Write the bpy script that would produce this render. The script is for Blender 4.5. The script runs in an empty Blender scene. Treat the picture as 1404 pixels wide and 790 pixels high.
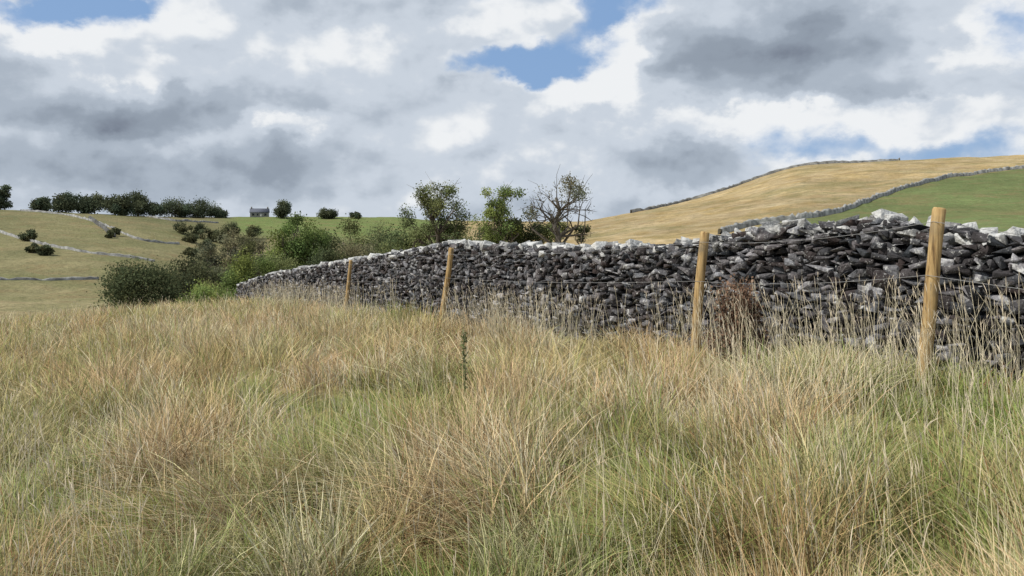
import bpy, math, random
import numpy as np
random.seed(7); rng=np.random.default_rng(11)
sc=bpy.context.scene
sc.view_settings.view_transform='Standard'
try: sc.view_settings.look='None'
except Exception: pass
sc.view_settings.exposure=0
FP=1041.0; CX=702.0; HR=300.0
COL=sc.collection

# ------------------------------------------------------------ numpy noise
_tab=np.random.default_rng(5).random((256,256))
def vn(x,y):
    x=np.asarray(x,float); y=np.asarray(y,float)
    xi=np.floor(x).astype(int); yi=np.floor(y).astype(int)
    fx=x-xi; fy=y-yi; fx=fx*fx*(3-2*fx); fy=fy*fy*(3-2*fy)
    a=_tab[xi%256,yi%256]; b=_tab[(xi+1)%256,yi%256]; c=_tab[xi%256,(yi+1)%256]; d=_tab[(xi+1)%256,(yi+1)%256]
    return (a*(1-fx)+b*fx)*(1-fy)+(c*(1-fx)+d*fx)*fy
def fbm(x,y,o=4):
    s=0;a=.5;t=0
    for i in range(o):
        s=s+a*vn(x*2**i+17.3*i,y*2**i+5.1*i); t+=a; a*=.5
    return s/t
def sstep(a,b,x):
    t=np.clip((x-a)/(b-a),0,1); return t*t*(3-2*t)

# ------------------------------------------------------------ terrain
PXC=np.array([-200,0,150,250,330,450,560,650,720,790,870,980,1090,1240,1404,1700],float)
RC=np.array([45,60,100,150,200,260,320,450,700,1500],float)
T=np.array([
[440,445,440,400,352,310,290,290,299,301],
[440,445,440,396,350,310,287,290,299,301],
[440,445,440,396,352,318,294,297,300,301],
[440,445,440,404,366,332,304,298,300,301],
[435,440,437,420,388,352,318,298,300,301],
[425,430,430,420,392,354,324,297,300,301],
[415,418,415,402,382,354,328,298,300,302],
[395,395,385,375,360,345,335,318,308,303],
[380,370,350,332,322,322,326,324,312,304],
[375,360,335,316,306,308,314,316,308,304],
[370,350,322,303,290,296,302,306,304,303],
[365,345,312,286,270,265,276,290,296,300],
[360,340,302,266,240,226,238,262,285,298],
[350,333,301,259,232,219,230,255,282,298],
[350,330,298,255,230,211,222,250,280,297],
[345,325,290,250,222,203,215,245,278,296]],float)
AG=np.linspace(-1.05,1.05,240); LG=np.linspace(math.log(30),math.log(1600),240)
_pxg=np.clip(CX+FP*np.tan(np.clip(AG,-.9,.9)),-200,1700)
G=np.zeros((240,240))
tmp=np.array([np.interp(LG,np.log(RC),T[i]) for i in range(len(PXC))])
for j in range(240): G[:,j]=np.interp(_pxg,PXC,tmp[:,j])
k=np.exp(-np.linspace(-2,2,11)**2); k/=k.sum()
def sm(A,ax):
    A=np.pad(A,[(5,5) if i==ax else (0,0) for i in range(2)],mode='edge')
    return np.apply_along_axis(lambda v:np.convolve(v,k,'valid'),ax,A)
G=sm(sm(G,0),1)
def samp(a,r):
    u=np.clip((a-AG[0])/(AG[1]-AG[0]),0,238.999); v=np.clip((np.log(r)-LG[0])/(LG[1]-LG[0]),0,238.999)
    i=u.astype(int); j=v.astype(int); fu=u-i; fv=v-j
    return (G[i,j]*(1-fu)+G[i+1,j]*fu)*(1-fv)+(G[i,j+1]*(1-fu)+G[i+1,j+1]*fu)*fv
def H(x,y):
    x=np.asarray(x,float); y=np.asarray(y,float)
    r=np.sqrt(x*x+y*y)+1e-6; a=np.arctan2(x,y)
    N=-1.62+.089*np.clip(x,-60,12)-.0263*np.clip(y,-20,200)-.0022*np.maximum(0,y-22)**2
    N=N+(fbm(x*.35+3,y*.35,3)-.5)*.28+.11*np.exp(-((x-3.4)**2+(y-6.0)**2)/6)
    e=samp(a,np.maximum(r,31))
    flat=sstep(1.0,1.6,np.abs(a)); e=e*(1-flat)+310*flat
    F=(HR-e)/FP*r*np.maximum(np.cos(a),.45)
    F=F+(fbm(x*.03+9,y*.03,4)-.5)*1.4*sstep(60,150,r)*(1-.75*sstep(-.1,.1,a))
    F=F+(fbm(x*.16+29,y*.16,3)-.5)*.7*sstep(70,130,r)
    right=sstep(-.05,.25,a)
    w=sstep(36,62,r)*(1-right)+sstep(22,55,r)*right
    return N*(1-w)+F*w
def h1(x,y): return float(H(np.array([x]),np.array([y]))[0])
def pos(px,r):
    a=math.atan((px-CX)/FP); x=r*math.sin(a); y=r*math.cos(a); return x,y
def rows(px,rs):
    a=math.atan((px-CX)/FP); x=rs*math.sin(a); y=rs*math.cos(a); return HR-FP*H(x,y)/y
def hitr(px,row,r0=110,r1=330):
    rs=np.linspace(r0,r1,500); q=rows(px,rs); i=int(np.argmin(np.abs(q-row))); return rs[i]
def hit(px,row,r0=110,r1=330): return pos(px,hitr(px,row,r0,r1))
def crest(px,r0=150,r1=460):
    rs=np.linspace(r0,r1,500); q=rows(px,rs); i=int(np.argmin(q)); return pos(px,rs[i])

# ------------------------------------------------------------ mesh helpers
def mkmesh(name,V,Q=None,Tr=None,C=None,mat=None,smooth=False):
    V=np.asarray(V,np.float32).reshape(-1,3)
    me=bpy.data.meshes.new(name)
    nq=0 if Q is None else len(Q); nt=0 if Tr is None else len(Tr)
    idx=[]
    if nq: idx.append(np.asarray(Q,np.int32).ravel())
    if nt: idx.append(np.asarray(Tr,np.int32).ravel())
    idx=np.concatenate(idx)
    me.vertices.add(len(V)); me.vertices.foreach_set('co',V.ravel())
    me.loops.add(len(idx)); me.loops.foreach_set('vertex_index',idx)
    me.polygons.add(nq+nt)
    ls=np.concatenate([np.arange(nq)*4,nq*4+np.arange(nt)*3]).astype(np.int32)
    me.polygons.foreach_set('loop_start',ls)
    if smooth: me.polygons.foreach_set('use_smooth',np.ones(nq+nt,bool))
    if C is not None:
        at=me.color_attributes.new('Col','FLOAT_COLOR','POINT')
        C=np.asarray(C,np.float32)
        if C.shape[1]==3: C=np.concatenate([C,np.ones((len(C),1),np.float32)],1)
        at.data.foreach_set('color',C.ravel())
    me.update(calc_edges=True); me.validate()
    if mat: me.materials.append(mat)
    return me
def obj(name,me,parent=None,loc=None,**kw):
    o=bpy.data.objects.new(name,me); COL.objects.link(o)
    if parent is not None: o.parent=parent
    if loc is not None: o.location=loc
    for a,b in kw.items(): o[a]=b
    return o
class MB:
    def __init__(s): s.V=[];s.Q=[];s.T=[];s.C=[];s.n=0
    def add(s,V,Q=None,Tr=None,C=None):
        V=np.asarray(V,float)
        if Q is not None and len(Q): s.Q.append(np.asarray(Q)+s.n)
        if Tr is not None and len(Tr): s.T.append(np.asarray(Tr)+s.n)
        s.V.append(V)
        if C is not None:
            C=np.asarray(C,float); s.C.append(np.tile(C,(len(V),1)) if C.ndim==1 else C)
        s.n+=len(V)
    def mesh(s,name,mat,smooth=False):
        return mkmesh(name,np.concatenate(s.V),np.concatenate(s.Q) if s.Q else None,np.concatenate(s.T) if s.T else None,np.concatenate(s.C) if s.C else None,mat,smooth)
def tube(P,R,n=6,cap=True):
    P=np.asarray(P,float); m=len(P); V=[]
    for i in range(m):
        d=P[min(i+1,m-1)]-P[max(i-1,0)]; d/=np.linalg.norm(d)+1e-9
        a=np.cross(d,[0.13,1,0.07] if abs(d[1])<.9 else [1,0,0]); a/=np.linalg.norm(a); b=np.cross(d,a)
        for k_ in range(n):
            t=2*math.pi*k_/n; V.append(P[i]+R[i]*(a*math.cos(t)+b*math.sin(t)))
    Q=[[i*n+k_,i*n+(k_+1)%n,(i+1)*n+(k_+1)%n,(i+1)*n+k_] for i in range(m-1) for k_ in range(n)]
    Tr=[]
    if cap:
        V.append(P[-1]); c=len(V)-1
        Tr=[[(m-1)*n+k_,(m-1)*n+(k_+1)%n,c] for k_ in range(n)]
    return np.array(V),Q,Tr
def box(cx,cy,cz,sx,sy,sz,ang=0):
    V=np.array([[x,y,z] for z in(-.5,.5) for y in(-.5,.5) for x in(-.5,.5)])*[sx,sy,sz]
    c,s_=math.cos(ang),math.sin(ang)
    V=np.stack([V[:,0]*c-V[:,1]*s_,V[:,0]*s_+V[:,1]*c,V[:,2]],1)+[cx,cy,cz]
    return V,[[0,2,3,1],[4,5,7,6],[0,1,5,4],[2,6,7,3],[0,4,6,2],[1,3,7,5]]

# ------------------------------------------------------------ materials
def newmat(name):
    m=bpy.data.materials.new(name); m.use_nodes=True; nt=m.node_tree; nt.nodes.clear()
    o=nt.nodes.new('ShaderNodeOutputMaterial'); return m,nt,o
def nd(nt,t,**kw):
    n=nt.nodes.new(t)
    for a,b in kw.items(): setattr(n,a,b)
    return n
def colmat(name,scale=5,lo=.7,hi=1.25,rough=.9,bump=0,bscale=20,detail=6,dist=.02,spec=.2,extra=None):
    m,nt,o=newmat(name); L=nt.links.new
    at=nd(nt,'ShaderNodeAttribute',attribute_name='Col')
    tc=nd(nt,'ShaderNodeTexCoord')
    nz=nd(nt,'ShaderNodeTexNoise'); nz.inputs['Scale'].default_value=scale; nz.inputs['Detail'].default_value=detail; nz.inputs['Roughness'].default_value=.65
    L(tc.outputs['Object'],nz.inputs['Vector'])
    mr=nd(nt,'ShaderNodeMapRange'); mr.inputs[1].default_value=.3; mr.inputs[2].default_value=.7; mr.inputs[3].default_value=lo; mr.inputs[4].default_value=hi
    L(nz.outputs['Fac'],mr.inputs[0])
    mx=nd(nt,'ShaderNodeVectorMath',operation='SCALE'); L(at.outputs['Color'],mx.inputs[0]); L(mr.outputs[0],mx.inputs['Scale'])
    col=mx.outputs[0]
    if extra: col=extra(nt,tc,col)
    p=nd(nt,'ShaderNodeBsdfPrincipled'); p.inputs['Roughness'].default_value=rough; p.inputs['Specular IOR Level'].default_value=spec
    L(col,p.inputs['Base Color']); out=p.outputs[0]
    if bump:
        b=nd(nt,'ShaderNodeBump'); b.inputs['Strength'].default_value=bump; b.inputs['Distance'].default_value=dist
        n2=nd(nt,'ShaderNodeTexNoise'); n2.inputs['Scale'].default_value=bscale; n2.inputs['Detail'].default_value=8; L(tc.outputs['Object'],n2.inputs['Vector'])
        L(n2.outputs['Fac'],b.inputs['Height']); L(b.outputs[0],p.inputs['Normal'])
    L(out,o.inputs[0]); return m
def plantmat(name,trans,upw):
    m,nt,o=newmat(name); L=nt.links.new
    at=nd(nt,'ShaderNodeAttribute',attribute_name='Col')
    g=nd(nt,'ShaderNodeNewGeometry')
    ad=nd(nt,'ShaderNodeVectorMath',operation='ADD'); L(g.outputs['Normal'],ad.inputs[0]); ad.inputs[1].default_value=(0,0,upw)
    nm=nd(nt,'ShaderNodeVectorMath',operation='NORMALIZE'); L(ad.outputs[0],nm.inputs[0])
    d=nd(nt,'ShaderNodeBsdfDiffuse'); L(at.outputs['Color'],d.inputs[0]); L(nm.outputs[0],d.inputs['Normal'])
    t=nd(nt,'ShaderNodeBsdfTranslucent'); L(at.outputs['Color'],t.inputs[0])
    ms=nd(nt,'ShaderNodeMixShader'); ms.inputs[0].default_value=trans; L(d.outputs[0],ms.inputs[1]); L(t.outputs[0],ms.inputs[2]); L(ms.outputs[0],o.inputs[0]); return m
def lichen(nt,tc,col):
    L=nt.links.new
    at=nd(nt,'ShaderNodeAttribute',attribute_name='Col')
    lum=nd(nt,'ShaderNodeSeparateColor'); L(at.outputs['Color'],lum.inputs[0])
    for sc_,k_,lo,hi,amt in ((9,.36,.60,.70,.85),(30,.12,.59,.66,.8)):
        n=nd(nt,'ShaderNodeTexNoise'); n.inputs['Scale'].default_value=sc_; n.inputs['Detail'].default_value=7; n.inputs['Roughness'].default_value=.72
        L(tc.outputs['Object'],n.inputs['Vector'])
        ad=nd(nt,'ShaderNodeMath',operation='MULTIPLY_ADD'); L(lum.outputs[0],ad.inputs[0]); ad.inputs[1].default_value=k_; L(n.outputs['Fac'],ad.inputs[2])
        mr=nd(nt,'ShaderNodeMapRange',interpolation_type='SMOOTHSTEP'); mr.inputs[1].default_value=lo; mr.inputs[2].default_value=hi; mr.inputs[4].default_value=amt
        L(ad.outputs[0],mr.inputs[0])
        mx=nd(nt,'ShaderNodeMix',data_type='RGBA'); L(mr.outputs[0],mx.inputs[0]); L(col,mx.inputs[6]); mx.inputs[7].default_value=(.56,.56,.54,1); col=mx.outputs[2]
    return col
def mottle(nt,tc,col):
    L=nt.links.new
    for sc_,lo,hi,amt,c in ((.55,.48,.64,.5,(.12,.115,.05,1)),(.11,.48,.64,.5,(.21,.15,.08,1)),(2.2,.52,.7,.4,(.40,.34,.2,1)),(.05,.48,.6,.42,(.13,.14,.06,1))):
        n=nd(nt,'ShaderNodeTexNoise'); n.inputs['Scale'].default_value=sc_; n.inputs['Detail'].default_value=10; n.inputs['Roughness'].default_value=.72; n.inputs['Distortion'].default_value=.5; L(tc.outputs['Object'],n.inputs['Vector'])
        mr=nd(nt,'ShaderNodeMapRange',interpolation_type='SMOOTHSTEP'); mr.inputs[1].default_value=lo; mr.inputs[2].default_value=hi; mr.inputs[4].default_value=amt; L(n.outputs['Fac'],mr.inputs[0])
        mx=nd(nt,'ShaderNodeMix',data_type='RGBA'); L(mr.outputs[0],mx.inputs[0]); L(col,mx.inputs[6]); mx.inputs[7].default_value=c; col=mx.outputs[2]
    return col
M_grass=plantmat('grass_blades',.28,1.1)
M_leaf=plantmat('leaves',.32,.6)
M_bark=colmat('bark',8,.6,1.3,.95,bump=.6,bscale=25)
M_stone=colmat('limestone',7,.4,1.55,.95,bump=1,bscale=24,dist=.03,extra=lichen)
M_fwall=colmat('field_stone',1.2,.5,1.4,.95,bump=.5,bscale=3,dist=.2)
M_ground=colmat('ground_turf',.25,.78,1.2,1,bump=.8,bscale=1.0,detail=12,dist=.7,spec=.05,extra=mottle)
M_plain=colmat('painted_surface',2,.85,1.1,.8)
def woodmat():
    m,nt,o=newmat('weathered_post_wood'); L=nt.links.new
    tc=nd(nt,'ShaderNodeTexCoord'); mp=nd(nt,'ShaderNodeMapping'); mp.inputs['Scale'].default_value=(40,40,2.2); L(tc.outputs['Object'],mp.inputs[0])
    n=nd(nt,'ShaderNodeTexNoise'); n.inputs['Scale'].default_value=1; n.inputs['Detail'].default_value=8; n.inputs['Roughness'].default_value=.65; L(mp.outputs[0],n.inputs['Vector'])
    r=nd(nt,'ShaderNodeValToRGB'); r.color_ramp.elements[0].position=.34; r.color_ramp.elements[0].color=(.13,.08,.04,1); r.color_ramp.elements[1].position=.66; r.color_ramp.elements[1].color=(.54,.39,.19,1)
    e=r.color_ramp.elements.new(.46); e.color=(.38,.25,.11,1)
    L(n.outputs['Fac'],r.inputs[0])
    n2=nd(nt,'ShaderNodeTexNoise'); n2.inputs['Scale'].default_value=6; n2.inputs['Detail'].default_value=6; L(tc.outputs['Object'],n2.inputs['Vector'])
    mx=nd(nt,'ShaderNodeMix',data_type='RGBA'); mr=nd(nt,'ShaderNodeMapRange'); mr.inputs[1].default_value=.50; mr.inputs[2].default_value=.70; mr.inputs[4].default_value=.7; L(n2.outputs['Fac'],mr.inputs[0]); L(mr.outputs[0],mx.inputs[0]); L(r.outputs[0],mx.inputs[6]); mx.inputs[7].default_value=(.19,.16,.11,1)
    p=nd(nt,'ShaderNodeBsdfPrincipled'); p.inputs['Roughness'].default_value=.9; p.inputs['Specular IOR Level'].default_value=.15; L(mx.outputs[2],p.inputs['Base Color'])
    b=nd(nt,'ShaderNodeBump'); b.inputs['Strength'].default_value=.8; b.inputs['Distance'].default_value=.015; L(n.outputs['Fac'],b.inputs['Height']); L(b.outputs[0],p.inputs['Normal'])
    L(p.outputs[0],o.inputs[0]); return m
M_wood=woodmat()
def metal():
    m,nt,o=newmat('galvanised_wire'); p=nd(nt,'ShaderNodeBsdfPrincipled'); p.inputs['Base Color'].default_value=(.26,.26,.26,1); p.inputs['Metallic'].default_value=.2; p.inputs['Roughness'].default_value=.6
    nt.links.new(p.outputs[0],o.inputs[0]); return m
M_wire=metal()

# ------------------------------------------------------------ ground
STRAW=np.array([.42,.32,.15]); GREEN=np.array([.17,.22,.06])
PATCH=[]
for px,row,rad,s in [(330,755,.8,1.2),(470,750,.5,1.0),(560,505,1.1,.95),(480,470,1.8,.65),(60,580,.8,.9),(1385,600,.9,1.1),(1370,555,1.2,1),(800,560,.9,.4),(860,640,.6,.4),(680,620,.6,.4),(1130,620,.7,.45),(930,720,.4,.5),(210,730,.6,1),(120,720,.5,.6),(1320,720,.4,.6),(1180,560,.9,.4),(30,545,1.0,.5)]:
    d=1.3*FP/(row-HR); PATCH.append(((px-CX)/FP*d,d,rad,s))
def greenness(x,y):
    g=np.zeros_like(x)
    wx=x+(fbm(x*1.3,y*1.3,3)-.5)*1.1; wy=y+(fbm(x*1.3+40,y*1.3,3)-.5)*1.1
    for cx,cy,rad,s in PATCH: g=np.maximum(g,s*np.exp(-((wx-cx)**2+((wy-cy)*.8)**2)/rad**2))
    g=g+(fbm(x*1.8+11,y*1.4+4,4)-.57)*1.8
    return np.clip(g,0,1)
BWP=[(985,322),(1015,313),(1050,306),(1100,300),(1150,292),(1190,277),(1230,262),(1300,243),(1350,237),(1404,231)]
BWR=[hitr(p,q,82,215) for p,q in BWP]
na=760; nr=420
angs=np.concatenate([np.linspace(-math.pi*.75,-.95,50)[:-1],np.linspace(-.95,.95,na),np.linspace(.95,math.pi*.75,50)[1:]])
rad=np.concatenate([[.05],np.geomspace(.6,2500,nr)])
AA,RR=np.meshgrid(angs,rad,indexing='ij')
X=RR*np.sin(AA); Y=RR*np.cos(AA); Z=H(X,Y)
PXX=CX+FP*np.tan(np.clip(AA,-1.2,1.2))
C=np.zeros(X.shape+(3,))
g=greenness(X,Y)[...,None]
near=(STRAW*.8)*(1-g)+GREEN*.75*g
nl=fbm(X*.02,Y*.02,4)[...,None]; nm=fbm(X*.09,Y*.05,4)[...,None]; nf=fbm(X*.35,Y*.2,4)[...,None]
leftc=np.array([.165,.155,.080])*(.72+.6*nl)+ (nm-.5)*np.array([.16,.11,.07])
pale=np.array([.28,.24,.135])*(.8+.4*nm)
fgreen=np.array([.135,.185,.06])*(.85+.3*nl)
tan=np.array([.40,.305,.165])*(.62+.66*nm)+(nl-.5)*np.array([.18,.13,.06])+(nf-.5)*.16
rgreen=np.array([.12,.155,.06])*(.72+.56*nm)
C[:]=leftc
def band(m,c):
    global C
    m=m[...,None]; C=C*(1-m)+c*m
band(sstep(300,330,RR)*sstep(290,340,PXX)*1.0,fgreen)
band((1-sstep(128,136,RR+ (nl[...,0]-.5)*10))*sstep(60,70,RR)*(1-sstep(560,640,PXX)),pale)
band(sstep(600,650,PXX),tan)
BR=np.interp(PXX,[p for p,q in BWP]+[1700],BWR+[BWR[-1]+4])
band(sstep(1025,1060,PXX)*(1-sstep(BR-1.5,BR+.5,RR))*sstep(20,35,RR),rgreen)
nearm=1-sstep(38,60,RR)
nearm=np.where(PXX>800,1-sstep(20,32,RR),nearm)
band(nearm,near)
n1,n2=X.shape
I=np.arange(n1*n2).reshape(n1,n2)
Q=np.stack([I[:-1,:-1],I[:-1,1:],I[1:,1:],I[1:,:-1]],-1).reshape(-1,4)
me=mkmesh('ground',np.stack([X,Y,Z],-1).reshape(-1,3),Q,None,np.clip(C.reshape(-1,3),.02,.8),M_ground,True)
obj('ground',me,kind='structure',label='rolling pasture ground with rough grass and grazed hill fields',category='ground')

# ------------------------------------------------------------ dry stone wall
POST=np.array([[6.2,.9],[5.05,3.1],[3.41,6.2],[2.15,8.6],[-1.28,15],[-4.3,20],[-8.8,27.5],[-13.4,34.5],[-16.5,39]])
def xpost(y): return np.interp(y,POST[::1,1],POST[::1,0])
NW=np.array([.88,.47])
s_y=np.linspace(.9,39,800); cxl=xpost(s_y)
kk=np.ones(41)/41; cxl=np.convolve(np.pad(cxl,20,mode='edge'),kk,'valid'); 
CL=np.stack([cxl,s_y],1)+NW*.85
_pp=CX+FP*CL[:,0]/CL[:,1]
CL=CL[_pp>331]
seg=np.r_[0,np.cumsum(np.linalg.norm(np.diff(CL,axis=0),axis=1))]
LEN=seg[-1]
def cl(s):
    x=np.interp(s,seg,CL[:,0]); y=np.interp(s,seg,CL[:,1])
    x2=np.interp(s+.3,seg,CL[:,0]); y2=np.interp(s+.3,seg,CL[:,1]); x1=np.interp(s-.3,seg,CL[:,0]); y1=np.interp(s-.3,seg,CL[:,1])
    d=np.array([x2-x1,y2-y1]); d/=np.linalg.norm(d); return np.array([x,y]),d
TPX=[250,300,335,380,420,478,545,620,700,800,880,930,975,1000,1060,1100,1180,1225,1300,1350,1404]
TRW=[408,396,388,374,367,357,346,331,334,337,334,334,330,322,309,303,299,296,302,310,315]
def wtop(p):
    if p[1]<5.2: return -.10
    px=CX+FP*p[0]/p[1]; row=np.interp(px,TPX,TRW); return (HR-row)/FP*p[1]
from mathutils import Vector
import bmesh
SH=[]
for i in range(64):
    bm=bmesh.new()
    rr=random.Random(i)
    for j in range(9 if i%2 else 13):
        v=[rr.uniform(-1,1) for _ in range(3)]
        p_=.22
        v=[math.copysign(abs(c)**p_,c)*.5 for c in v]
        bm.verts.new(v)
    res=bmesh.ops.convex_hull(bm,input=bm.verts)
    bmesh.ops.delete(bm,geom=list({e for e in res['geom_interior']+res['geom_unused'] if isinstance(e,bmesh.types.BMVert)}),context='VERTS')
    bmesh.ops.triangulate(bm,faces=bm.faces[:])
    bmesh.ops.recalc_face_normals(bm,faces=bm.faces[:])
    bmesh.ops.bevel(bm,geom=bm.edges[:],offset=.012,segments=1,affect='EDGES',clamp_overlap=True)
    bmesh.ops.triangulate(bm,faces=bm.faces[:])
    bm.verts.index_update(); bm.verts.ensure_lookup_table()
    SH.append((np.array([v.co[:] for v in bm.verts]),np.array([[v.index for v in f.verts] for f in bm.faces])))
    bm.free()
def rot(rx,ry,rz):
    cx,sx,cy,sy,cz,sz=math.cos(rx),math.sin(rx),math.cos(ry),math.sin(ry),math.cos(rz),math.sin(rz)
    return np.array([[cz,-sz,0],[sz,cz,0],[0,0,1]])@np.array([[cy,0,sy],[0,1,0],[-sy,0,cy]])@np.array([[1,0,0],[0,cx,-sx],[0,sx,cx]])
def stone(mb,c,size,d,r3,col):
    V,F=SH[random.randrange(len(SH))]
    V=V*random.choice([(1,1,1),(-1,-1,1),(1,-1,-1)])
    V=(V*size)@rot(*r3).T
    B=np.array([[d[0],-d[1],0],[d[1],d[0],0],[0,0,1]])
    mb.add(V@B.T+c,None,F,col)
def stcol(k=1.0):
    q=random.random(); b=.026+.14*q**1.9
    if random.random()<.13: b*=1.9
    t=random.uniform(-.007,.008)
    return np.array([b+t+.003,b,b*1.06-t*.5])*k
face=MB(); cop=MB(); core=MB()
row_h=[]
h=0
while h<1.75:
    rh=random.uniform(.045,.085); row_h.append((h,rh)); h+=rh*.90
for (hh,rh) in row_h:
    s=random.uniform(0,.2)
    while s<LEN-.2:
        far=s>18
        w=random.uniform(.055,.20)*(1.3 if far else 1)
        if random.random()<.08: w*=1.6
        p,d=cl(s+w/2); nrm=np.array([-d[1],d[0]])
        if np.dot(nrm,-NW)<0: nrm=-nrm
        top=wtop(p); b=h1(*(p+nrm*.3))-.1; ht=top-.12-b
        z=b+hh+rh/2+ .035*math.sin(s*1.3)+.03*math.sin(s*3.1+hh*5)
        if z<top-.05:
            frac=(hh/ max(ht,.5))
            off=.34-.11*min(1,frac)+random.uniform(-.035,.035)
            dd=random.uniform(.18,.26); hgt=rh*random.uniform(.8,1.35)
            if random.random()<.16: hgt*=random.uniform(1.5,2.1)
            c=np.array([*(p+nrm*(off-dd*.35)),z+random.uniform(-.018,.018)])
            stone(face,c,(w*random.uniform(1.0,1.2),dd,hgt),d,(random.uniform(-.2,.2),random.gauss(0,.19),random.uniform(-.3,.3)),stcol(1.0))
        s+=w*.95
s=.05
while s<LEN-.2:
    w=random.uniform(.05,.16)
    if s>20: w*=1.4
    p,d=cl(s+w/2); nrm=np.array([-d[1],d[0]]); top=wtop(p)
    hgt=random.uniform(.09,.24)
    b=random.uniform(.18,.52)
    stone(cop,np.array([*(p+nrm*random.uniform(-.06,.12)),top-.09+random.uniform(-.03,.04)]),(w*1.25,random.uniform(.22,.36),hgt),d,(random.uniform(-.3,.3),random.gauss(.2,.45),random.uniform(-.4,.4)),np.array([b,b,b*.98]))
    if random.random()<.7:
        b=random.uniform(.08,.42)
        stone(cop,np.array([*(p+nrm*random.uniform(.02,.22)),top-.14+random.uniform(-.04,.04)]),(w*1.4,.18,hgt*.55),d,(random.uniform(-.3,.3),random.gauss(0,.25),random.uniform(-.5,.5)),np.array([b,b,b*.98]))
    s+=w*.9
ss=np.linspace(.1,LEN-.2,160); V=[]
for s in ss:
    p,d=cl(s); nrm=np.array([-d[1],d[0]]); top=wtop(p)-.16; b=h1(*p)-.25
    a=p+nrm*.21; c=p-nrm*.28; e=p+nrm*.10; f=p-nrm*.2
    V+= [[*a,b],[*e,top],[*f,top],[*c,b]]
Q=[]
for i in range(len(ss)-1):
    o_=i*4
    for k_ in range(4): Q.append([o_+k_,o_+(k_+1)%4,o_+4+(k_+1)%4,o_+4+k_])
Q+= [[0,3,2,1],[len(V)-4,len(V)-3,len(V)-2,len(V)-1]]
core.add(V,Q,None,np.array([.02,.02,.02]))
w0=obj('dry_stone_wall',None,label='long dark grey dry stone wall with pale lichened coping stones',category='wall')
obj('wall_face',face.mesh('wall_face',M_stone),w0)
obj('coping',cop.mesh('coping',M_stone),w0)
obj('hearting',core.mesh('hearting',M_stone),w0)

# ------------------------------------------------------------ fence posts & wire
def post(i,px,y,toprow,lean,leanf,r):
    x=(px-CX)/FP*y; b=h1(x,y)-.15; t=(HR-toprow)/FP*y; L=t-b
    P=[];R=[]
    for k_ in range(9):
        q=k_/8; P.append([lean*q*L+.012*math.sin(q*5+i*2),leanf*q*L,q*L]); R.append(r*(1.04-.10*q)*(1+.03*math.sin(q*23+i)))
    R[-1]*=.9; P.insert(8,[P[7][0]*.1+P[8][0]*.9,P[7][1]*.1+P[8][1]*.9,L-.015]); R.insert(8,r*.96)
    V,Q,Tr=tube(P,R,14)
    me=mkmesh('fence_post',V,Q,Tr,None,M_wood,False)
    for p_ in me.polygons: p_.use_smooth=len(p_.vertices)==4
    lab=['leaning round wooden fence post beside the stone wall','upright round wooden fence post beside the stone wall','slanting weathered wooden fence post near the wall','short wooden fence post half hidden by grass'][i]
    obj('fence_post' if i==0 else 'fence_post.%03d'%i,me,None,(x,y,b),label=lab,category='post',group='wooden fence posts along the stone wall')
    return np.array([x,y,b]),L,np.array([lean,leanf,1])
PS=[post(0,1258,6.2,285,.118,0,.053),post(1,951,8.6,318,.075,0,.054),post(2,603,15.2,340,.13,0,.056),post(3,471,20.5,357,.13,0,.05)]
for wi,fr in enumerate([.66,.93]):
    pts=[np.array([5.35,2.6,-1.2+ .9*fr])]
    for b,L,ln in PS: pts.append(b+ln*L*fr+np.array([-.06,-.02,0]))
    P=[]
    for a,b in zip(pts[:-1],pts[1:]):
        for q in np.linspace(0,1,9)[:-1]:
            p=a*(1-q)+b*q; p[2]-=.05*4*q*(1-q)*(1 if wi==0 else 1.4); P.append(p)
    P.append(pts[-1])
    V,Q,Tr=tube(P,[.0023]*len(P),5)
    obj('fence_wire' if wi==0 else 'fence_wire.001',mkmesh('fence_wire',V,Q,Tr,None,M_wire,True),label='thin grey wire strung between the wooden posts',category='wire',group='wire strands of the fence')

# ------------------------------------------------------------ grass
TH=np.array([0,.35,.7,1.])
def blades(x,y,z,h,th,lean,w,phi,c0,c1,prof=(1,.9,.6,.08)):
    n=len(x); V=np.zeros((n,4,2,3),np.float32); Cc=np.zeros((n,4,2,3),np.float32)
    for k_,t in enumerate(TH):
        hx=lean*h*(t*.55+t*t*.45); up=h*(t-.36*np.minimum(lean,1.5)*t*t)
        px=x+np.cos(th)*hx; py=y+np.sin(th)*hx; pz=z+up
        hw=w*prof[k_]*.5
        for s_,sg in enumerate((-1,1)):
            V[:,k_,s_,0]=px+sg*hw*np.cos(phi); V[:,k_,s_,1]=py+sg*hw*np.sin(phi); V[:,k_,s_,2]=pz
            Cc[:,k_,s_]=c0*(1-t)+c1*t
    I=np.arange(n)[:,None]*8
    Q=np.concatenate([I+np.array([0,1,3,2])+2*j for j in range(3)],1).reshape(-1,4)
    return V.reshape(-1,3),Q,Cc.reshape(-1,3)
gb=MB()
NC=19500; BP=24
u=rng.random(NC); r=(math.sqrt(1.35)+(math.sqrt(50)-math.sqrt(1.35))*u)**2
a=rng.uniform(-.80,.78,NC); cx_=r*np.sin(a); cy_=r*np.cos(a)
ok=(cx_<xpost(cy_)+.5); cx_,cy_,r=cx_[ok],cy_[ok],r[ok]; NC=len(r)
gn=greenness(cx_,cy_); tone=fbm(cx_*.9+70,cy_*.6+30,4); tone2=vn(cx_*3.1,cy_*3.1+80); red=fbm(cx_*1.2+170,cy_*.9+130,4)
dwall=xpost(cy_)-cx_
tus=sstep(.40,.64,fbm(cx_*2.3+15,cy_*1.9,3)); flat=sstep(.50,.66,fbm(cx_*.9+55,cy_*.7+7,2))
ch=(.13+.17*rng.random(NC)+.36*tus)*(1-.55*gn)*(.72+.28*sstep(0,1.5,dwall))
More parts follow.
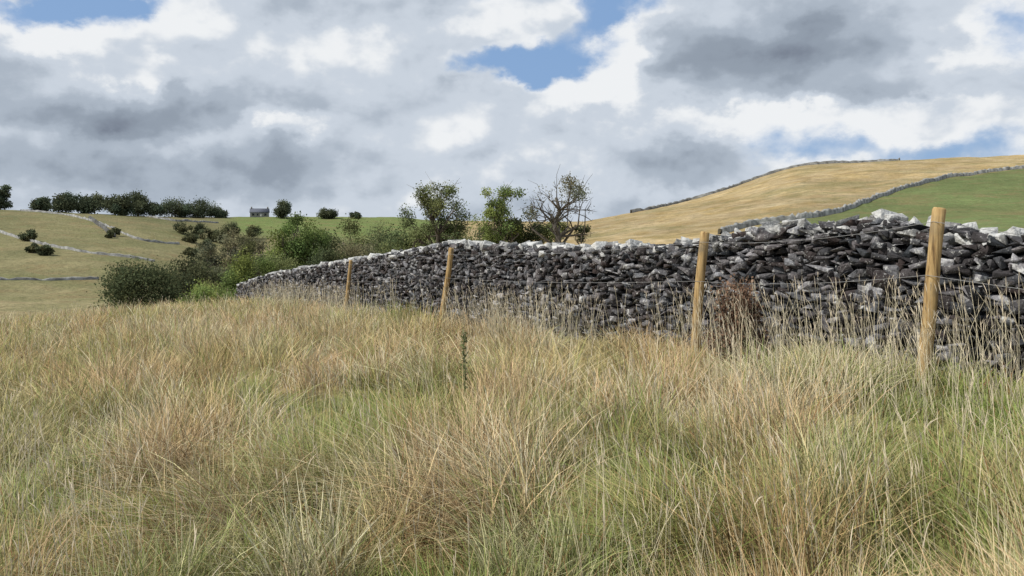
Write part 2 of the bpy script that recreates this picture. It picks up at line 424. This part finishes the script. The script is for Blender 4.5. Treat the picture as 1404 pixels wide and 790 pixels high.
cth=(fbm(cx_*.7+90,cy_*.7,3)-.5)*12+2.8+rng.normal(0,1.0,NC); cle=rng.uniform(.05,.45,NC)+.5*flat
pink=np.array([.74,.54,.32]); gold=np.array([.74,.60,.30]); pale_=np.array([.86,.77,.54]); olive=np.array([.47,.43,.19]); grn=np.array([.24,.32,.085]); brown=np.array([.36,.21,.105])
def mixc(a_,b_,t): t=t[:,None]; return a_*(1-t)+b_*t
cc=mixc(gold[None],pink[None],sstep(.42,.6,tone)); 
cc=mixc(cc,pale_[None],sstep(.42,.78,tone2)*.9)
cc=mixc(cc,olive[None],(1-sstep(.36,.48,tone))*.65)
cc=mixc(cc,np.array([[.52,.32,.18]]),sstep(.58,.70,red)*.7)
gcl=np.clip(gn*.95+(rng.random(NC)<.10)*.65,0,.95)
cc=mixc(cc,grn[None],gcl)*rng.uniform(.76,1.24,NC)[:,None]
idx=np.repeat(np.arange(NC),BP); n=len(idx)
csp=rng.uniform(.4,1.6,NC)
sp=((.032+.006*r)*csp)[idx]; ox=rng.normal(0,1,n)*sp; oy=rng.normal(0,1,n)*sp
bx_=cx_[idx]+ox; by_=cy_[idx]+oy
m=bx_<xpost(by_)+.55; idx=idx[m]; bx_=bx_[m]; by_=by_[m]; ox=ox[m]; oy=oy[m]; sp=sp[m]; n=len(idx)
bz=H(bx_,by_)-.02
bh=ch[idx]*rng.uniform(.4,1.35,n)
vx=np.cos(cth[idx])*cle[idx]+ox/sp*.26+rng.normal(0,.26,n); vy=np.sin(cth[idx])*cle[idx]+oy/sp*.26+rng.normal(0,.26,n)
th=np.arctan2(vy,vx); le=np.hypot(vx,vy)
wd=.0031*(1+r[idx]/6.5)*rng.uniform(.45,1.7,n)
c1=cc[idx]*rng.uniform(.58,1.32,n)[:,None]
g2=rng.random(n)<(.08+.5*gn[idx]); c1[g2]=c1[g2]*.3+grn*.8
br_=rng.random(n)<.07; c1[br_]=brown
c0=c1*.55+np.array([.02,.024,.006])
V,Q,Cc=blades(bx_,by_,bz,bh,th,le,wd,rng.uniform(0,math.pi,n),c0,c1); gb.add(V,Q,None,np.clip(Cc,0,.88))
# tall stalks
NS=12500
u=rng.random(NS); r=(math.sqrt(1.9)+(math.sqrt(40)-math.sqrt(1.9))*u)**2; a=rng.uniform(-.75,.75,NS)
sx_=r*np.sin(a); sy_=r*np.cos(a)
ne=2200; ey=4.5+rng.random(ne)**1.3*24; ex=xpost(ey)+rng.uniform(-1.0,.45,ne)
sx_=np.r_[sx_,ex]; sy_=np.r_[sy_,ey]; r=np.hypot(sx_,sy_); isw=np.r_[np.zeros(NS,bool),np.ones(ne,bool)]
dens=fbm(sx_*.9+33,sy_*.6,3); ok=(sx_<xpost(sy_)+.48)&(((dens>.52)&(rng.random(len(r))<.85))|(rng.random(len(r))<.14)); sx_,sy_,r,isw=sx_[ok],sy_[ok],r[ok],isw[ok]; n=len(r)
sz_=H(sx_,sy_); sh=rng.uniform(.4,.80,n)+.18*isw; sh=np.where(r<2.6,sh*.7,sh)
th=rng.normal(2.8,1.5,n); le=rng.uniform(.02,.4,n); phi=rng.uniform(0,math.pi,n)
w_=.0018*(1+r/9)
cst=np.array([.84,.75,.52])*rng.uniform(.65,1.05,n)[:,None]
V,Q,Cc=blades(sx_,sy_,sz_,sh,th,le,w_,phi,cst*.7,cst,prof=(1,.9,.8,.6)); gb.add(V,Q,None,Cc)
tip=V.reshape(n,4,2,3).mean(2); t3=tip[:,3]; t2=tip[:,2]; dirv=(t3-t2)/np.linalg.norm(t3-t2,axis=1)[:,None]
for rep in range(3):
    hh_=rng.uniform(.03,.10,n); base=t3-dirv*rng.uniform(.0,.08,n)[:,None]
    thh=np.arctan2(dirv[:,1],dirv[:,0])+rng.normal(0,.35,n); ll=np.hypot(dirv[:,0],dirv[:,1])/np.maximum(dirv[:,2],.3)+rng.normal(.05,.08,n)
    ch_=np.array([.78,.67,.50])*rng.uniform(.65,1.15,n)[:,None]
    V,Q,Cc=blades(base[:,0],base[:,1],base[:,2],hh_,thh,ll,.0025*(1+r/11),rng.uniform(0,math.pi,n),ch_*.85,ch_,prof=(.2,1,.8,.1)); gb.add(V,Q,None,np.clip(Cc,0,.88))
obj('grass',gb.mesh('grass',M_grass),kind='stuff',label='tall straw coloured meadow grass with green patches',category='grass')

# ------------------------------------------------------------ trees
def leafquads(P,size,col,rg):
    n=len(P); a=rg.normal(size=(n,3)); a/=np.linalg.norm(a,axis=1)[:,None]; b=rg.normal(size=(n,3)); b=np.cross(a,b); b/=np.linalg.norm(b,axis=1)[:,None]
    s=size*rg.uniform(.6,1.3,(n,1)); a=a*s*.5; b=b*s*.36
    V=np.stack([P-a,P-b*1.0,P+a,P+b],1).reshape(-1,3)
    Q=np.arange(n)[:,None]*4+np.arange(4)
    return V,Q,np.repeat(col,4,0)
cnt={}
def tree(name,x,y,topz,width,col,nleaf,lsize,clumps,label,cat,low=.25,group=None,seed=0,twigs=2,spread=.10,bare=False,solid=.3,limb=1.0):
    rg=np.random.default_rng(seed+1000); z0=h1(x,y)-.1; Hh=max(topz-z0,.8)
    cnt[name]=cnt.get(name,-1)+1; nm=name if cnt[name]==0 else '%s.%03d'%(name,cnt[name])
    root=obj(nm,None,None,(x,y,z0),label=label,category=cat)
    if group: root['group']=group
    cb=Hh*low; cz=(cb+Hh)/2; rz=(Hh-cb)/2; rx=width/2
    sg0=spread*width
    cen=[]
    while len(cen)<clumps:
        p=rg.uniform(-1,1,3); l=np.linalg.norm(p)
        if l>1 or l<solid: continue
        wob=.95+.15*math.sin(3*math.atan2(p[1],p[0])+seed)+rg.uniform(-.12,.12)
        cen.append([p[0]*rx*wob,p[1]*rx*.85*wob,cz+p[2]*(rz-.5*min(sg0,rz))])
    cen=np.array(cen)
    tb=MB(); bc=np.array([.12,.10,.08]) if not bare else np.array([.10,.088,.075])
    tr=max(.025*Hh,.05)*limb
    hub=[]
    P=[[0,0,0]]; R=[tr*1.3]
    for q in np.linspace(.15,.75,6):
        P.append([rg.normal(0,.025)*Hh*q*2,rg.normal(0,.025)*Hh*q*2,Hh*q]); R.append(tr*(1.1-q))
        hub.append((np.array(P[-1]),R[-1]))
    V,Q,Tr=tube(P,R,7); tb.add(V,Q,Tr,bc)
    for c in cen:
        zt=max(c[2]-.35*Hh*rg.uniform(.3,1),.12*Hh); i=min(range(len(hub)),key=lambda i:abs(hub[i][0][2]-zt)); a0,r0=hub[i]
        jit=.10 if bare else .05
        mid=(a0+c)/2+np.array([*(rg.normal(0,jit,2)*Hh),-.02*Hh+rg.normal(0,.04)*Hh])
        m2=(mid+c)/2+rg.normal(0,jit*.5,3)*Hh
        V,Q,Tr=tube([a0,mid,m2,c],[r0*.5,r0*.33,r0*.2,max(r0*.1,.006)],5); tb.add(V,Q,Tr,bc)
        for k_ in range(twigs):
            st=[mid,m2,c][k_%3]; e=st+(c-a0)/np.linalg.norm(c-a0)*rg.uniform(.04,.11)*Hh+rg.normal(0,.05,3)*Hh
            q=(st+e)/2+rg.normal(0,.02,3)*Hh
            V,Q,Tr=tube([st,q,e],[max(r0*.16,.010),max(r0*.1,.008),.005],4); tb.add(V,Q,Tr,bc)
    obj('trunk',tb.mesh('trunk',M_bark,True),root)
    per=rg.random(clumps)+.4
    if bare: per=per**6+.01
    per/=per.sum(); pick=rg.choice(clumps,nleaf,p=per)
    sg=sg0*rg.uniform(.6,1.3,clumps)
    off=rg.normal(size=(nleaf,3)); off=off/np.linalg.norm(off,axis=1)[:,None]*(rg.random(nleaf)**.45*1.7)[:,None]*sg[pick][:,None]*[1,1,.8]
    off+=rg.normal(size=(nleaf,3))*sg0*.35
    PP=cen[pick]+off; PP[:,2]=np.maximum(PP[:,2],.02*Hh)
    tone=(rg.uniform(.65,1.35,clumps)[pick]*rg.uniform(.7,1.35,nleaf))[:,None]
    warm=rg.uniform(-.12,.2,clumps)[pick][:,None]*np.array([[1,.3,-.2]])
    V,Q,Cc=leafquads(PP,lsize,np.clip(np.array(col)*tone*(1+warm),.01,.5),rg)
    obj('crown',mkmesh('crown',V,Q,None,Cc,M_leaf),root)
def ztop(row,y): return (HR-row)/FP*y
g1=[.14,.165,.072]; g2_=[.18,.23,.075]; dk=[.095,.112,.055]; gy=[.155,.16,.10]
def T_(name,px,row,wpx,r,col,nl,ls,cl_,label,cat='tree',**k):
    x,y=pos(px,r); tree(name,x,y,ztop(row,y),wpx/FP*y,col,nl,ls,cl_,label,cat,seed=int(px*3+row),**k)
T_('hawthorn_tree',600,241,84,50,g1,17000,.11,52,'leafy green hawthorn tree behind the stone wall',low=.08,spread=.085,twigs=3,solid=.1)
T_('ash_tree',682,248,74,47,g2_,8000,.11,34,'bright green small tree with bare upper twigs',low=.36,twigs=4,spread=.08,solid=.1)
T_('dead_tree',766,234,88,46,gy,2200,.10,20,'half dead tree with bare twisted branches and sparse leaves',low=.42,twigs=6,spread=.09,bare=True,limb=1.5)
T_('shrub',718,286,50,48,dk,8000,.12,18,'dark green shrub under the bare tree behind wall','shrub',low=.45,spread=.13)
T_('shrub',756,298,44,50,g1,3800,.12,12,'low green shrub beside the dead tree','shrub',low=.62,spread=.12)
T_('shrub',797,303,22,50,dk,1100,.12,8,'low dark shrub beside the dead tree','shrub',low=.6,spread=.13)
T_('shrub',645,303,86,55,g1,12000,.14,22,'low green shrub between two small trees','shrub',low=.03,spread=.12)
T_('shrub',572,310,88,58,g1,12000,.15,22,'low green shrub below the hawthorn tree','shrub',low=.03,spread=.12)
T_('shrub',682,314,54,56,dk,7000,.14,18,'low dark shrub under the ash tree','shrub',low=.1,spread=.13)
T_('sycamore_tree',412,280,86,72,[.135,.185,.06],18000,.18,50,'bright green broadleaf tree rising above the wall',low=.03,spread=.095,solid=.15)
gg='trees filling the valley'
for px,row,w,r_,c_,nl in [(475,302,100,86,g1,14000),(525,307,86,90,dk,11000),(440,314,90,80,dk,11000),(322,306,58,105,gy,9000),(365,316,70,100,gy,11000),(548,318,74,70,g1,9000),(290,326,62,110,gy,9000),(500,320,60,74,gy,9000),(382,336,62,84,dk,10000),(455,332,70,72,g1,9000),(345,330,60,96,dk,8500),(560,308,46,84,g1,6500)]:
    T_('valley_tree',px,row,w,r_,c_,nl,.20 if r_<95 else .24,30,{id(g1):'dull green rounded tree in the valley',id(dk):'dark green rounded tree in the valley',id(gy):'grey green slender tree in the valley'}[id(c_)],low=.03,spread=.11,group=gg,solid=.15)
T_('bush',193,360,112,62,[.08,.095,.048],26000,.16,60,'large dark green rounded bush at the field edge','bush',low=-.35,spread=.12,solid=.6)
T_('bush',268,346,84,76,[.08,.092,.05],16000,.19,40,'dark olive bush behind the large rounded bush','bush',low=-.1,spread=.12)
T_('bush',347,350,76,60,g2_,12000,.15,30,'lighter green bush at the end of the wall','bush',low=-.05,spread=.12)
T_('bush',285,390,76,50,g2_,8500,.12,24,'low bright green bush beside the dark bush','bush',low=-.1,spread=.12)
T_('bush',312,366,76,66,g1,11500,.17,26,'medium green bush near the end of the wall','bush',low=-.1,spread=.12)
for px,row,w,r_,c_ in ((395,346,80,62,g1),(440,341,84,60,dk),(480,338,80,61,gy),(520,334,80,60,g1)):
    T_('bush',px,row,w,r_,c_,11000,.15,24,'green bush behind the far end of wall','bush',low=-.05,spread=.12,group='bushes behind the far end of the wall')
for px,row,w in [(0,252,28),(58,271,26),(90,264,40),(114,273,28),(130,268,40),(165,269,40),(190,265,44),(212,278,26),(240,272,44),(270,275,50),(299,285,26),(386,276,28),(450,287,26),(488,291,14)]:
    x,y=crest(px,240,440); tree('skyline_tree',x,y,ztop(row,y),w/FP*y*.92,[.085,.105,.065],5500,.7,24,'dark round field tree on the hill crest','tree',low=.0,group='trees along the far hill crest',seed=px,twigs=0,spread=.14)
for px,row,w in [(38,313,22),(44,334,16),(60,334,20),(157,312,14),(150,318,10),(251,303,22),(262,318,18),(286,328,26),(302,314,24),(262,338,16),(312,330,30),(336,322,30),(330,340,34),(275,308,24),(318,306,24),(292,316,18),(345,308,24)]:
    x,y=hit(px,row+w*.8,130,330); tree('hillside_shrub',x,y,ztop(row,y),w/FP*y*.85,[.10,.11,.06],2200,.45,12,'small dark shrub on the sloping pasture','shrub',low=0,group='shrubs scattered over the hillside',seed=px,twigs=0,spread=.15)

# ------------------------------------------------------------ field walls
fw=0
def fwall(pts,hgt,label,thick=.8,col=.3,step=1.1):
    global fw
    P=[np.array(pts[0])]
    for a,b in zip(pts[:-1],pts[1:]):
        a=np.array(a);b=np.array(b); n=max(2,int(np.linalg.norm(b-a)/step))
        for q in range(1,n+1): P.append(a+(b-a)*q/n)
    P=np.array(P); kk=np.ones(9)/9
    if len(P)>12: P=np.stack([np.convolve(np.pad(P[:,i],4,mode='edge'),kk,'valid') for i in (0,1)],1)
    z=H(P[:,0],P[:,1]); V=[];Cc=[]
    for i in range(len(P)):
        d=P[min(i+1,len(P)-1)]-P[max(i-1,0)]; d/=np.linalg.norm(d)+1e-9; nn=np.array([-d[1],d[0]])
        hh=hgt*random.uniform(.68,1.18)*(.45 if random.random()<.04 else 1); t=thick/2
        for sgn,hz,tt in ((1,-.5,1),(1,hh*.8,.8),(.4,hh,.7),(-1,hh*.85,.8),(-1,-.5,1)):
            V.append([*(P[i]+nn*t*sgn*tt*random.uniform(.85,1.15)),z[i]+hz]); b=col*random.uniform(.5,1.4); Cc.append([b,b,b*.95])
    Q=[[i*5+k_,i*5+k_+1,(i+1)*5+k_+1,(i+1)*5+k_] for i in range(len(P)-1) for k_ in range(4)]
    Q+=[[0,1,2,3],[len(V)-5,len(V)-4,len(V)-3,len(V)-2]]
    obj('field_wall' if fw==0 else 'field_wall.%03d'%fw,mkmesh('field_wall',V,Q,None,Cc,M_fwall),label=label,category='wall',group='dry stone walls dividing the fields'); fw+=1
sk=[pos(860,198),pos(900,205)]+[crest(p,190,300) for p in (940,980,1020,1050,1090,1140,1190,1240)]
fwall(sk,.85,'dry stone wall running along the hill crest',col=.19)
fwall([pos(p,r_) for (p,q),r_ in zip(BWP,BWR)]+[pos(1600,BWR[-1]+5)],.75,'grey dry stone wall between tan and green fields',col=.27,step=.5,thick=.5)
lc=.26
fwall([hit(p,q) for p,q in ((-60,306),(0,318),(60,336),(120,348),(220,361))],.65,'pale stone wall crossing the hillside pasture',col=lc,thick=.6)
fwall([hit(p,q) for p,q in ((25,288),(90,295),(150,312),(190,330),(250,336))],.65,'pale stone wall crossing the upper hillside',col=lc,thick=.6)
fwall([hit(p,q,120,330) for p,q in ((-60,384),(0,384),(70,385),(145,383))],.5,'pale stone wall along the foot of the slope',col=lc,thick=.6)
fwall([hit(p,q,120,330) for p,q in ((122,300),(140,312),(158,326))],1.2,'short stone wall running down the hillside',col=.10)
fwall([hit(p,q,200,420) for p,q in ((200,298),(240,304),(300,306))],.7,'stone wall beside the upper field',col=.22)

# ------------------------------------------------------------ farmhouse
hx,hy=crest(356,330,460); hz=h1(hx,hy)-.3
root=obj('farmhouse',None,None,(hx,hy,hz),label='small grey stone farmhouse with slate roof on hill',category='house')
root.rotation_euler=(0,0,.25)
def part(name,V,Q,col,parent,label=None):
    o=obj(name,mkmesh(name,V,Q,None,np.tile(col,(len(V),1)),M_plain),parent)
    if label:o['label']=label
    return o
W,D_,E,Rr=10,6,2.9,4.9
V=[[-W/2,-D_/2,0],[W/2,-D_/2,0],[W/2,D_/2,0],[-W/2,D_/2,0],[-W/2,-D_/2,E],[W/2,-D_/2,E],[W/2,D_/2,E],[-W/2,D_/2,E],[-W/2,0,Rr],[W/2,0,Rr]]
me=bpy.data.meshes.new('wall'); me.from_pydata(V,[],[(0,1,5,4),(2,3,7,6),(1,2,6,9,5),(3,0,4,8,7)]); at=me.color_attributes.new('Col','FLOAT_COLOR','POINT')
for dd in at.data: dd.color=(.26,.255,.25,1)
me.materials.append(M_plain); obj('wall',me,root)
V=np.array([[-W/2-.3,-D_/2-.35,E-.12],[W/2+.3,-D_/2-.35,E-.12],[W/2+.3,0,Rr+.12],[-W/2-.3,0,Rr+.12],[W/2+.3,D_/2+.35,E-.12],[-W/2-.3,D_/2+.35,E-.12]])
V=np.concatenate([V,V+[0,0,.18]]); Q=[[0,1,2,3],[3,2,4,5],[6,9,8,7],[9,11,10,8],[0,6,7,1],[5,4,10,11],[1,7,8,2],[2,8,10,4],[0,3,9,6],[3,5,11,9]]
roof=part('roof',V,Q,[.10,.11,.14],root)
for sx in(-1,1): part('chimney',*box(sx*4.4,0,5.5,.7,.8,1.3),[.2,.19,.18],roof)
for wx in(-3.3,3.3): part('window',*box(wx,-3.02,1.7,1.1,.12,1.1),[.03,.035,.045],root)
part('window',*box(-.9,-3.02,1.7,.8,.12,1.0),[.03,.035,.045],root)
part('door',*box(1.0,-3.02,1.05,1.0,.1,2.1),[.5,.5,.48],root)

# ------------------------------------------------------------ brown dead fern, dock
def deadfern(px,y,toprow,w):
    x=(px-CX)/FP*y; z0=h1(x,y); Hh=ztop(toprow,y)-z0; rg=np.random.default_rng(3)
    root=obj('dead_bracken_plant',None,None,(x,y,z0),label='withered brown bracken plant in front of the wall',category='plant')
    tb=MB(); lv=[];
    for i in range(85):
        q=rg.uniform(.15,1.0)**1.2+.05; a=rg.uniform(0,2*math.pi); wf=w*(1.35-.85*q)*rg.uniform(.75,1.3); e=np.array([math.cos(a)*wf*.5*rg.random()**.6,math.sin(a)*w*.3*rg.random(),Hh*q])
        s0=np.array([e[0]*.4,e[1]*.4,0]); m_=(s0+e)/2+np.array([*(e[:2]*-.1),Hh*.10])
        V,Q,Tr=tube([s0,m_,e],[.006,.005,.002],4); tb.add(V,Q,Tr,np.array([.14,.085,.055]))
        for t in np.linspace(.15,1,20):
            p=s0*(1-t)**2+2*m_*t*(1-t)+e*t*t; lv.append(p+rg.normal(0,.035,(4,3)))
    obj('stem',tb.mesh('stem',M_bark,True),root)
    P=np.concatenate(lv); col=np.array([.18,.115,.078])*rg.uniform(.3,1.8,(len(P),1))
    V,Q,Cc=leafquads(P,.034,col,rg); obj('leaves',mkmesh('leaves',V,Q,None,Cc,M_leaf),root)
deadfern(1013,7.95,386,.78)
def dock(name,px,y,toprow,label,seed,col):
    x=(px-CX)/FP*y; z0=h1(x,y); Hh=ztop(toprow,y)-z0; rg=np.random.default_rng(seed)
    root=obj(name,None,None,(x,y,z0),label=label,category='plant')
    tb=MB(); V,Q,Tr=tube([[0,0,0],[.015,0,Hh*.5],[-.01,0.01,Hh]],[.005,.004,.002],6); tb.add(V,Q,Tr,np.array(col))
    for i in range(8):
        q=rg.uniform(.45,.95); a=rg.uniform(0,6.28); e=np.array([math.cos(a)*.05,math.sin(a)*.05,Hh*q+.08])
        V,Q,Tr=tube([[0,0,Hh*q],e],[.003,.002],4); tb.add(V,Q,Tr,np.array(col))
    obj('stem',tb.mesh('stem',M_bark,True),root)
    q=rg.uniform(.3,1.02,110); P=np.stack([rg.normal(0,.026,110)*(1.3-q),rg.normal(0,.026,110)*(1.3-q),q*Hh],1)
    V,Q,Cc=leafquads(P,.034,np.array(col)*rg.uniform(.6,1.5,(110,1)),rg); obj('leaves',mkmesh('leaves',V,Q,None,Cc,M_leaf),root)
dock('dock_plant',636,7.2,455,'upright green dock stem standing in the grass',5,[.14,.16,.07])

# ------------------------------------------------------------ light
SUN=np.array([-.78,-.24]); SUN/=np.linalg.norm(SUN); EL=math.radians(50)
sv=Vector((SUN[0]*math.cos(EL),SUN[1]*math.cos(EL),math.sin(EL)))
sl=bpy.data.lights.new('sun','SUN'); sl.energy=4.2; sl.angle=math.radians(.5); sl.color=(1,.95,.87)
so=bpy.data.objects.new('sun',sl); COL.objects.link(so); so.rotation_euler=sv.to_track_quat('Z','Y').to_euler()

# ------------------------------------------------------------ world
wd_=bpy.data.worlds.new('World'); sc.world=wd_; wd_.use_nodes=True; nt=wd_.node_tree; nt.nodes.clear(); L=nt.links.new
out=nd(nt,'ShaderNodeOutputWorld'); bg=nd(nt,'ShaderNodeBackground'); bg.inputs[1].default_value=.1; L(bg.outputs[0],out.inputs[0])
sky=nd(nt,'ShaderNodeTexSky',sky_type='NISHITA'); sky.sun_disc=False; sky.sun_elevation=EL; sky.sun_rotation=math.atan2(SUN[0],SUN[1])
tc=nd(nt,'ShaderNodeTexCoord'); sep=nd(nt,'ShaderNodeSeparateXYZ'); L(tc.outputs['Generated'],sep.inputs[0])
def math_(op,a,b=None,c=None):
    n=nd(nt,'ShaderNodeMath',operation=op)
    for i,v in enumerate((a,b,c)):
        if v is None: continue
        if isinstance(v,(int,float)): n.inputs[i].default_value=v
        else: L(v,n.inputs[i])
    return n.outputs[0]
az=math_('ARCTAN2',sep.outputs[0],sep.outputs[1]); el=math_('ARCSINE',sep.outputs[2])
mpd=nd(nt,'ShaderNodeMapping'); mpd.inputs['Scale'].default_value=(1,1,1.45); L(tc.outputs['Generated'],mpd.inputs[0])
wn=nd(nt,'ShaderNodeTexNoise'); wn.inputs['Scale'].default_value=9; wn.inputs['Detail'].default_value=7; wn.inputs['Roughness'].default_value=.60; L(mpd.outputs[0],wn.inputs['Vector'])
uv=nd(nt,'ShaderNodeCombineXYZ'); L(az,uv.inputs[0]); L(el,uv.inputs[1])
ws=nd(nt,'ShaderNodeVectorMath',operation='SUBTRACT'); L(wn.outputs['Color'],ws.inputs[0]); ws.inputs[1].default_value=(.5,.5,.5)
wm=nd(nt,'ShaderNodeVectorMath',operation='MULTIPLY_ADD'); L(ws.outputs[0],wm.inputs[0]); wm.inputs[1].default_value=(.16,.11,0); L(uv.outputs[0],wm.inputs[2])
def gauss(px,row,spx,srow,amp,acc):
    a_=math.atan((px-CX)/FP); e_=math.atan((HR-row)/FP*math.cos(a_))
    mp=nd(nt,'ShaderNodeMapping',vector_type='TEXTURE'); mp.inputs['Location'].default_value=(a_,e_,0); mp.inputs['Scale'].default_value=(spx/FP,srow/FP,1e6); L(wm.outputs[0],mp.inputs[0])
    ln=nd(nt,'ShaderNodeVectorMath',operation='LENGTH'); L(mp.outputs[0],ln.inputs[0])
    mr=nd(nt,'ShaderNodeMapRange',interpolation_type='SMOOTHSTEP'); mr.inputs[1].default_value=0; mr.inputs[2].default_value=1.8; mr.inputs[3].default_value=amp; mr.inputs[4].default_value=0; L(ln.outputs['Value'],mr.inputs[0])
    return mr.outputs[0] if acc is None else math_('ADD',acc,mr.outputs[0])
holes=None
for h_ in [(670,92,90,20,.40),(775,74,60,28,.42),(810,35,40,20,.26),(835,4,80,22,.42),(65,10,85,22,.42),(175,0,50,15,.28),(1130,198,90,30,.34),(1395,45,50,45,.36),(1370,190,80,32,.34),(1230,215,90,20,.30),(640,0,40,15,.2)]: holes=gauss(*h_,holes)
lite=None
for h_ in [(850,68,45,40,.50),(800,130,60,26,.28),(105,42,55,28,.32),(390,175,42,15,.36),(500,90,130,45,.16),(670,35,90,25,.24),(1020,165,110,26,.34),(1290,160,110,33,.28),(300,40,90,30,.14),(620,180,130,40,.10),(950,120,40,20,.10),(930,270,80,15,.14),(1340,60,40,40,.2),(180,95,70,14,.14),(560,250,110,20,.06),
   (150,152,170,25,-.40),(250,125,16,18,-.12),(320,240,190,28,-.26),(1010,80,140,45,-.40),(1210,65,110,38,-.22),(810,168,60,26,-.14),(950,210,80,30,-.22),(420,25,80,22,-.12),(60,218,120,20,-.12),(40,85,80,22,-.14),(1250,112,120,14,-.14)]: lite=gauss(*h_,lite)
def noise(scale,detail,rough,vec,dist=0):
    n=nd(nt,'ShaderNodeTexNoise'); n.inputs['Scale'].default_value=scale; n.inputs['Detail'].default_value=detail; n.inputs['Roughness'].default_value=rough; n.inputs['Distortion'].default_value=dist; L(vec,n.inputs['Vector']); return n.outputs['Fac']
n1_=noise(5.5,8,.53,mpd.outputs[0],.1)
of=nd(nt,'ShaderNodeVectorMath',operation='ADD'); L(mpd.outputs[0],of.inputs[0]); of.inputs[1].default_value=(-.018,0,.030)
n2_=noise(5.5,5,.5,of.outputs[0],.1)
rel=math_('SUBTRACT',n1_,n2_)
dens=math_('SUBTRACT',math_('ADD',n1_,.16),holes)
mask=nd(nt,'ShaderNodeMapRange',interpolation_type='SMOOTHSTEP'); mask.inputs[1].default_value=.20; mask.inputs[2].default_value=.48; L(dens,mask.inputs[0])
b_=math_('MULTIPLY_ADD',rel,1.55,.74)
b_=math_('ADD',b_,lite)
ed=nd(nt,'ShaderNodeMapRange',interpolation_type='SMOOTHSTEP'); ed.inputs[1].default_value=.38; ed.inputs[2].default_value=.60; ed.inputs[3].default_value=.16; ed.inputs[4].default_value=0; L(dens,ed.inputs[0])
b_=math_('ADD',b_,ed.outputs[0])
rp=nd(nt,'ShaderNodeValToRGB'); cr=rp.color_ramp; cr.interpolation='EASE'
cr.elements[0].position=.08; cr.elements[0].color=(.18,.21,.27,1); cr.elements[1].position=1.0; cr.elements[1].color=(.86,.88,.90,1)
for p_,c_ in ((.34,(.29,.34,.41,1)),(.56,(.41,.47,.55,1)),(.80,(.59,.65,.73,1))): e=cr.elements.new(p_); e.color=c_
L(b_,rp.inputs[0])
sc10=nd(nt,'ShaderNodeVectorMath',operation='SCALE'); sc10.inputs['Scale'].default_value=10; L(rp.outputs[0],sc10.inputs[0])
tint=nd(nt,'ShaderNodeMix',data_type='RGBA'); tint.inputs[0].default_value=.8; L(sky.outputs[0],tint.inputs[6]); tint.inputs[7].default_value=(2.5,4.1,6.9,1)
mx=nd(nt,'ShaderNodeMix',data_type='RGBA'); L(mask.outputs[0],mx.inputs[0]); L(tint.outputs[2],mx.inputs[6]); L(sc10.outputs[0],mx.inputs[7])
L(mx.outputs[2],bg.inputs[0])

# ------------------------------------------------------------ camera
cam=bpy.data.cameras.new('camera'); co=bpy.data.objects.new('camera',cam); COL.objects.link(co)
co.location=(0,0,0); co.rotation_euler=(math.pi/2,0,0); cam.sensor_width=36; cam.lens=36*FP/1404; cam.shift_y=-(395-HR)/1404; cam.clip_start=.05; cam.clip_end=6000
sc.camera=co
